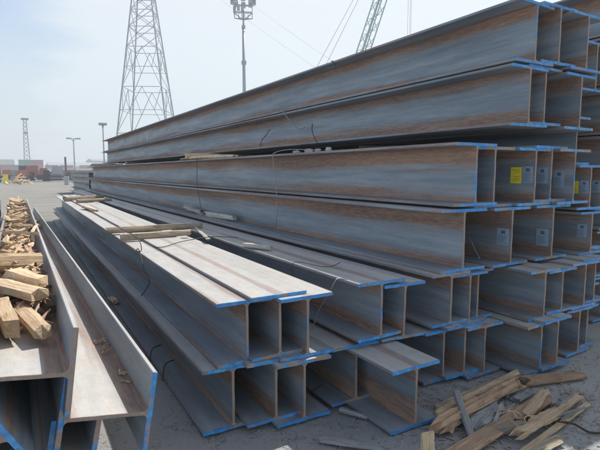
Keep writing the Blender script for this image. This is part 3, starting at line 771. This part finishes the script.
# far lattice tower
t = empty('lattice_mast', (4.1, 168, 0)); tag(t, 'slim lattice floodlight tower above the containers at far left', 'lattice mast')
for a in (-.9,.9):
    for c in (-.9,.9):
        mb = MB(); k = .45
        mb.bar((a,c,0),(a*k,c*k,17), .16); mb.build('leg', M['galv'], t)
mb = MB()
for i in range(14):
    za, zb = i*1.2, (i+1)*1.2; ka, kb = .9*(1-.55*za/17), .9*(1-.55*zb/17)
    for s in (-1,1): mb.bar((-ka,s*ka,za),(kb,s*kb,zb), .08); mb.bar((ka,s*ka,za),(-kb,s*kb,zb), .08)
mb.build('bracing', M['galv'], t)
mb = MB(); mb.box(-1.0,1.0,-.7,.7,17,17.5); mb.box(-.6,.6,-.5,.5,13.0,13.4); mb.build('lamp_platform', M['galv'], t)

# crane with lattice boom
t = empty('crawler_crane', (54, 80, 0)); tag(t, 'pale green lattice crane boom slanting up behind the tall stack', 'crane')
A = Vector((-1.0, 0, 2.5)); B_ = Vector((20.5, 0, 58))
u = (B_-A).normalized(); e = Vector((u.z, 0, -u.x)); hw_ = .92
mb = MB(); ch = []
for i, j in ((-1,-1),(1,-1),(1,1),(-1,1)):
    a = A + e*(i*.3)+Vector((0,j*.3,0)); m0 = A.lerp(B_,.12)+e*(i*hw_)+Vector((0,j*hw_,0)); c = B_+e*(i*hw_)+Vector((0,j*hw_,0))
    mb.bar(a, m0, .18); mb.bar(m0, c, .18)
nseg = 30
for s in range(nseg):
    f0 = .12+.88*s/nseg; f1 = .12+.88*(s+1)/nseg; p0 = A.lerp(B_, f0); p1 = A.lerp(B_, f1); fl = 1 if s % 2 else -1
    for j in (-1,1): mb.bar(p0+e*(fl*hw_)+Vector((0,j*hw_,0)), p1-e*(fl*hw_)+Vector((0,j*hw_,0)), .09)
    for i in (-1,1): mb.bar(p0+e*(i*hw_)+Vector((0,fl*hw_,0)), p1+e*(i*hw_)-Vector((0,fl*hw_,0)), .09)
mb.bar(A-e*.1, B_-e*.1, .14); mb.bar(A+e*.35, B_+e*.35, .14)
mb.build('boom', M['green_steel'], t)
mb = MB()
for q in (-13.0, -10.5): mb.bar((q, .3, 5), B_+Vector((-1, .2, 0)), .07)
for q in (6, 8, 9): mb.bar(B_+Vector((-(9-q)*.3, 0, 0)), B_+Vector((-(9-q)*.3, 0, -46)), .05)
mb.build('cables', M['galv'], t)
mb = MB(); mb.box(-13,1.5,-1.8,1.8,1.2,3.8); mb.box(-1,1.5,-2.6,-1.8,1.2,3.9); mb.build('cab', M['green_steel'], t)
for s in (-1,1):
    mb = MB(); mb.box(-5,4,s*2.6-.5,s*2.6+.5,0,1.2); mb.build('track', M['dark'], t)

# ------------------------------------------------------------------ containers, sheds and vehicles far away
def container(x, y, z, L, mat, label, rot=0):
    t = empty('shipping_container', (x, y, z), (0,0,R(rot))); tag(t, label, 'container', 'stacked shipping containers')
    mb = MB(); mb.box(-L/2, L/2, -1.2, 1.2, .12, 2.5)
    n_ = int(L/.6)
    for i in range(n_): mb.box(-L/2+.2+i*.6, -L/2+.45+i*.6, -1.26, -1.2, .2, 2.4)
    mb.build('body', M[mat], t)
    mb = MB()
    for a in (-L/2, L/2): 
        for c in (-1.27, 1.27): mb.box(a-.1, a+.1, c-.06, c+.06, .0, 2.6)
    mb.box(-L/2, L/2, -1.28, -1.2, 2.48, 2.6); mb.box(-L/2, L/2, -1.28, -1.2, 0, .12)
    mb.build('frame', M[mat], t)
cw = 12.2
rows = [
 (-2.2, 5.2, 'white'), (-2.2, 2.6, 'redpale'), (-2.2, 0, 'white'), (-9.5, 2.6, 'teal'), (-9.5, 0, 'redpale'),
 (4.4, 2.6, 'bluebox'), (4.4, 0, 'redpale'), (6.2, 5.2, 'green'),
 (11.0, 5.2, 'red'), (11.0, 2.6, 'redpale'), (11.0, 0, 'red'),
 (18.0, 2.6, 'redpale'), (18.0, 0, 'redpale'), (25.0, 2.6, 'redpale'), (25.0, 0, 'red'),
 (34.5, 2.6, 'redpale'), (34.5, 0, 'red')]
cn = {'bluebox': 'blue', 'white': 'white', 'teal': 'teal', 'redpale': 'faded red', 'green': 'green', 'red': 'red', 'orange': 'orange'}
for i, (x, z, mt) in enumerate(rows):
    y = 285 + (i % 3)*.2; Lc = 6.06 if x > 0 else 6.8
    lv = {0: 'bottom', 2.6: 'second', 5.2: 'third', 7.8: 'top'}[z]; x = x*1.0
    pl = 'leftmost stack' if x < -5 else 'stack at the left picture edge' if x < 0 else 'stack left of the lattice mast' if x < 6 else 'stack right of the lattice mast' if x < 12 else 'stack mid-left, low part' if x < 20 else 'low stack before the grey shed' if x < 27 else 'stack right of the twin-head lamp'
    container(x, y, z, Lc, mt, '%s container, %s tier of the %s' % (cn[mt], lv, pl), 0)

def shed(x0, x1, y, d, h, hr, wall, label):
    t = empty('warehouse', ((x0+x1)/2, y, 0)); w = (x1-x0)/2; tag(t, label, 'warehouse', 'distant sheds')
    mb = MB(); mb.box(-w, w, 0, d, 0, h); mb.build('wall', M[wall], t)
    mb = MB(); b = len(mb.v)
    mb.v += [(-w-.5,-.5,h+.01),(w+.5,-.5,h+.01),(w+.5,d/2,hr),(-w-.5,d/2,hr),(-w-.5,d+.5,h+.01),(w+.5,d+.5,h+.01)]
    mb.f += [(0,1,2,3),(3,2,5,4),(0,3,4),(1,5,2),(0,4,5,1)]; mb.m += [0]*5
    mb.build('roof', M['roofgrey'], t)
shed(20, 80, 330, 40, 5.2, 7.8, 'white', 'wide grey-roofed warehouse on the horizon behind the twin-head lamp')
shed(50, 125, 372, 40, 9.5, 11.5, 'roofgrey', 'bluish-grey high shed on the horizon near the tall stack end')
t = empty('boundary_wall', (15, 205, 0)); tag(t, 'long low white wall in front of the containers', 'wall')
mb = MB(); mb.box(-13, 26, -.2, .2, 0, 2.9); mb.build('panel', M['white'], t)

def truck(x, y, rot, cabm, bodym, L, label, hb=2.2, flat=False):
    t = empty('truck', (x, y, 0), (0,0,R(rot))); tag(t, label, 'truck', 'trucks parked across the yard')
    mb = MB(); mb.box(-1.0, 1.15, -1.2, 1.2, .7, 2.9); c = mb.build('cab', M[cabm], t)
    mb = MB(); mb.box(-.6, 1.19, -1.05, 1.05, 1.8, 2.6); mb.build('windscreen', M['glass'], c)
    mb = MB()
    if flat: mb.box(-1.2-L, -1.2, -1.2, 1.2, .95, 1.2); mb.box(-1.2-L, -1.2, -1.1, 1.1, 1.2, 1.2+hb)
    else: mb.box(-1.2-L, -1.2, -1.25, 1.25, 1.0, 1.0+hb)
    mb.build('load_bed', M[bodym], t)
    mb = MB(); mb.box(-1.2-L, .8, -.5, .5, .6, .94); mb.build('chassis', M['dark'], t)
    for wx in (.3, -1.9, -L*.75, -L-.2):
        for s in (-1,1):
            mb = MB(); mb.tube([(wx, s*1.0, .5),(wx, s*1.28, .5)], .5, 14); mb.build('wheel', M['dark'], t)
truck(3.6, 112, 178, 'red', 'red', 1.4, 'short red truck facing left across the yard', 1.4)
truck(2.2, 118, 0, 'dark', 'dark', 2.6, 'dark low truck behind the bright wood heap', .5)
truck(-2.8, 108, 180, 'orange', 'orange', 4, 'orange truck cut by the left picture edge', 1.0)
truck(8.6, 122, 0, 'galv', 'teal', 3.4, 'grey truck with a low teal load', .5, True)
truck(15.2, 108, 0, 'galv', 'brownpaint', 5.0, 'grey-cabbed flatbed nearest the stacks across the yard', .7, True)
# far beam bundles / machinery rows
def bundle(x0, x1, y, h, mats, lab, depth=4):
    t = empty('steel_bundle', ((x0+x1)/2, y, 0)); w = (x1-x0)/2; tag(t, lab, 'steel bundle', 'distant steel bundles')
    rg = random.Random(int(x0*10+y)); z = 0.05
    while z < h:
        mb = MB(); dz = .28
        mb.box(-w+rg.uniform(0,.5), w-rg.uniform(0,.5), rg.uniform(0,.3), depth, z, z+.05)
        mb.box(-w+rg.uniform(0,.5), w-rg.uniform(0,.5), .35, .42, z+.05, z+dz-.05)
        mb.box(-w+rg.uniform(0,.5), w-rg.uniform(0,.5), rg.uniform(0,.3), depth, z+dz-.05, z+dz)
        mb.build('layer', M[rg.choice(mats)], t); z += dz+.03
bundle(9.5, 14.5, 104, 1.3, ['galv','brownpaint'], 'low grey-brown steel bundle in mid yard')
bundle(5.4, 8.6, 102, .9, ['galv','dark'], 'dark low steel bundle left of the lamp')
bundle(-4.5, -1.2, 88, .9, ['dark','galv'], 'dark low steel bundle at the left picture edge')
bundle(-.6, .6, 84, .5, ['dark','galv'], 'small dark bundle by the yellow box')
bundle(10.8, 18, 92, 1.5, ['galv'], 'pale grey steel bundle beyond the near grey stack')
rg = random.Random(77)
tone_n = {'galv': 'grey', 'brownpaint': 'brown', 'dark': 'dark', 'redpale': 'dull red', 'teal': 'teal-grey', 'white': 'white'}
cl_spots = [(-3.6, 97, 'at the left picture edge'), (.2, 99, 'behind the yellow cabinet'), (3.2, 101, 'behind the bright wood heap'), (5.2, 95, 'right of the red truck'), (7.4, 106, 'left of the grey truck'), (9.9, 98, 'beside the dark post'), (11.6, 110, 'right of the dark post'), (13.2, 100, 'below the twin-head lamp'), (15.0, 117, 'far behind the twin-head lamp'), (17.2, 106, 'near the far end of the tall stack')]
for i, (x, y, wh) in enumerate(cl_spots):
    m1 = rg.choice(['galv', 'brownpaint', 'dark']); w = rg.uniform(1.0, 2.2)
    bundle(x-w/2, x+w/2, y, rg.uniform(.6, 1.9), [m1], '%s steel bundle in the far row, %s' % (tone_n[m1], wh), 3)
for i, (x, y, mt, wh) in enumerate(((2.0, 128, 'white', 'behind the short red truck'), (6.6, 132, 'galv', 'between the trucks'), (12.8, 135, 'redpale', 'right of the dark post'), (16.0, 138, 'white', 'left of the far stack end'))):
    t = empty('parked_van', (x, y, 0)); tag(t, 'small distant %s van, %s' % (tone_n[mt], wh), 'van', 'vans in the far yard')
    mb = MB(); b0 = len(mb.v)
    prof = [(-2.3, .35), (2.2, .35), (2.3, 1.1), (1.4, 1.35), (.9, 2.15), (-2.3, 2.2)]
    for yy in (-.9, .9): mb.v += [(a, yy, z) for a, z in prof]
    mb.f += [tuple(range(b0+5, b0-1, -1)), tuple(range(b0+6, b0+12))] + [(b0+k, b0+(k+1) % 6, b0+6+(k+1) % 6, b0+6+k) for k in range(6)]; mb.m += [0]*8
    mb.build('body', M[mt], t)
    mb = MB(); mb.box(-.4, .75, -.925, .925, 1.35, 1.9); mb.build('side_window', M['glass'], t)
    for wx in (-1.5, 1.5):
        for sy in (-1, 1):
            mb = MB(); mb.tube([(wx, sy*.75, .36), (wx, sy*.95, .36)], .36, 12); mb.build('wheel', M['dark'], t)
t = empty('yellow_cabinet', (-.78, 76.5, 0)); tag(t, 'small upright yellow cabinet across the yard at far left', 'cabinet')
mb = MB(); mb.box(-.30,.30,-.25,.25,.1,1.2); mb.build('body', M['yellow'], t)
mb = MB(); mb.box(-.33,.33,-.28,.28,1.2,1.27); mb.build('lid', M['yellow'], t)
mb = MB(); mb.box(-.26,-.18,-.2,.2,0,.1); mb.box(.18,.26,-.2,.2,0,.1); mb.build('foot', M['dark'], t)
t = empty('barrel', (5.8, 67, 0)); tag(t, 'lone grey barrel standing left of the grey stack', 'barrel')
mb = MB(); mb.tube([(0,0,0),(0,0,.04),(0,0,.4),(0,0,.44),(0,0,.8),(0,0,.84),(0,0,1.1)], [.28,.30,.28,.30,.28,.30,.28], 14); mb.build('shell', M['galv'], t)
t = empty('concrete_post', (11.2, 130, 0)); tag(t, 'dark upright post above the horizon left of the twin-head lamp', 'post')
mb = MB(); mb.box(-.2,.2,-.2,.2,0,5.2); mb.build('shaft', M['dark'], t)
# bright wood heap in the yard
rg = random.Random(21)
for i in range(22):
    a = rg.uniform(0, 3.14); L = rg.uniform(.5, 1.3); x = .9+rg.gauss(0, .5); z = .15+rg.random()*max(.1, 1.2-abs(x-.9)*1.1); y = 70+rg.uniform(-.5,.5)
    wood_piece('wood_offcut', (x-math.cos(a)*L/2, y-math.sin(a)*L/2*.3, max(.1, z-.2*math.sin(a))), (x+math.cos(a)*L/2, y+math.sin(a)*L/2*.3, z+.2*math.sin(a)), .25, .16, 'split',
      'pale offcut in the bright distant wood heap', 'firewood', 'offcuts in the distant wood heap')

# neighbouring stack beyond (dark grey ends seen above the low stack)
G6 = 'steel beams of the grey stack farther back'
names = ['bottom', 'second', 'third', 'fourth']
for r_ in range(4):
    for c_ in range(3):
        beam(4.13+c_*.5+.05*(r_ % 2), 33.0-c_*.8+.5*(r_ % 2), .03+r_*.39, 9, '%s-tier beam in the farther grey stack, %s column' % (names[r_], ['left','middle','right'][c_]), 's', group=G6, H=.38)

# ------------------------------------------------------------------ sky, sun, haze, camera
sun_dir = Vector((.72, .37, 1.0)).normalized()
el = math.asin(sun_dir.z); az = math.atan2(sun_dir.x, sun_dir.y)
W = bpy.data.worlds.new('World'); S.world = W; W.use_nodes = True
nt = W.node_tree; nt.nodes.clear(); n = N(nt)
out = nt.nodes.new('ShaderNodeOutputWorld'); bg = nt.nodes.new('ShaderNodeBackground')
sky = nt.nodes.new('ShaderNodeTexSky'); sky.sky_type = 'NISHITA'; sky.sun_disc = False
sky.sun_elevation = el; sky.sun_rotation = az; sky.air_density = 1.2; sky.dust_density = 2.0; sky.ozone_density = 1.5; sky.altitude = 10
tc = nt.nodes.new('ShaderNodeTexCoord').outputs['Generated']
xy = n.xyz(tc)
zz = n.math('ADD', n.math('MAXIMUM', xy[2], 0.0), .16)
pl = n.comb(n.math('DIVIDE', xy[0], zz), n.math('DIVIDE', xy[1], zz), 0)
c1 = n.noise(n.vmath('ADD', pl, (3.1, 1.7, 0)), .55, 7, .58)
c2 = n.noise(n.vmath('ADD', n.sc(pl, (1, 2.2, 1)), (8, 2, 0)), 1.3, 6, .6)
east = n.ss(n.math('SUBTRACT', n.math('MULTIPLY', xy[0], 1.0), n.math('MULTIPLY', xy[2], .25)), -.10, .20)
cov = n.math('ADD', n.math('ADD', n.math('MULTIPLY', c1, .85), n.math('MULTIPLY', c2, .62)), n.math('MULTIPLY', east, .55))
cm = n.ss(cov, .74, 1.06)
hz = n.math('SUBTRACT', 1.0, n.ss(xy[2], .0, .30))
cm = n.math('MAXIMUM', n.math('MULTIPLY', cm, .93), n.math('MULTIPLY', hz, .80))
cl = n.mix(n.ss(xy[2], 0, .35), CLOUD_LO, CLOUD_HI) if False else n.mix(n.ss(xy[2], 0, .35), (5.7, 6.2, 6.3), (5.75, 6.05, 6.15))
west_fill = n.math('MULTIPLY', n.ss(n.math('MULTIPLY', xy[0], -1.0), .02, .45), 2.6)  # unseen western sky brightened as fill for the shaded beam sides
south_dim = n.math('MULTIPLY', n.ss(n.math('MULTIPLY', xy[1], -1.0), .0, .5), -.42)  # unseen sky behind the camera dimmed to keep recesses dark
back = n.math('MAXIMUM', n.math('ADD', n.math('ADD', 1.0, west_fill), south_dim), .3)
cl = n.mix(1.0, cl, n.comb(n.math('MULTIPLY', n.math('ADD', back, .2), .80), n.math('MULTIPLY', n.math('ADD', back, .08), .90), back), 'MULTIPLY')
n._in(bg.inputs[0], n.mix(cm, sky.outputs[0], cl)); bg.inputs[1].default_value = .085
nt.links.new(bg.outputs[0], out.inputs[0])

L = bpy.data.lights.new('sun', 'SUN'); L.energy = 3.4; L.angle = R(.53); L.color = (1, .955, .88)
lo = bpy.data.objects.new('sun', L); COL.objects.link(lo); lo.rotation_euler = sun_dir.to_track_quat('Z', 'Y').to_euler(); lo.location = (20, 8, 30)

hm = bpy.data.materials.new('haze'); hm.use_nodes = True; nt = hm.node_tree; nt.nodes.clear()
out = nt.nodes.new('ShaderNodeOutputMaterial'); pv = nt.nodes.new('ShaderNodeVolumePrincipled')
pv.inputs['Color'].default_value = (.86, .93, 1, 1); pv.inputs['Density'].default_value = .0019; pv.inputs['Anisotropy'].default_value = .2
nt.links.new(pv.outputs[0], out.inputs['Volume'])
mb = MB(); mb.box(-200, 320, -80, 440, -1, 66)
tag(mb.build('haze', hm), 'thin pale haze over the yard', 'haze', kind='stuff')

cam = bpy.data.cameras.new('camera'); cam.lens = 485/600*36; cam.sensor_width = 36; cam.sensor_fit = 'HORIZONTAL'; cam.clip_end = 3000; cam.clip_start = .05
co = bpy.data.objects.new('camera', cam); COL.objects.link(co); co.location = (0, 0, 1.6); co.rotation_euler = (R(90-6.236), 0, R(-30.553))
S.camera = co
S.render.engine = 'CYCLES'
S.view_settings.view_transform = 'Standard'; S.view_settings.look = 'None'; S.view_settings.gamma = 1
S.view_settings.use_curve_mapping = False; S.view_settings.exposure = .88
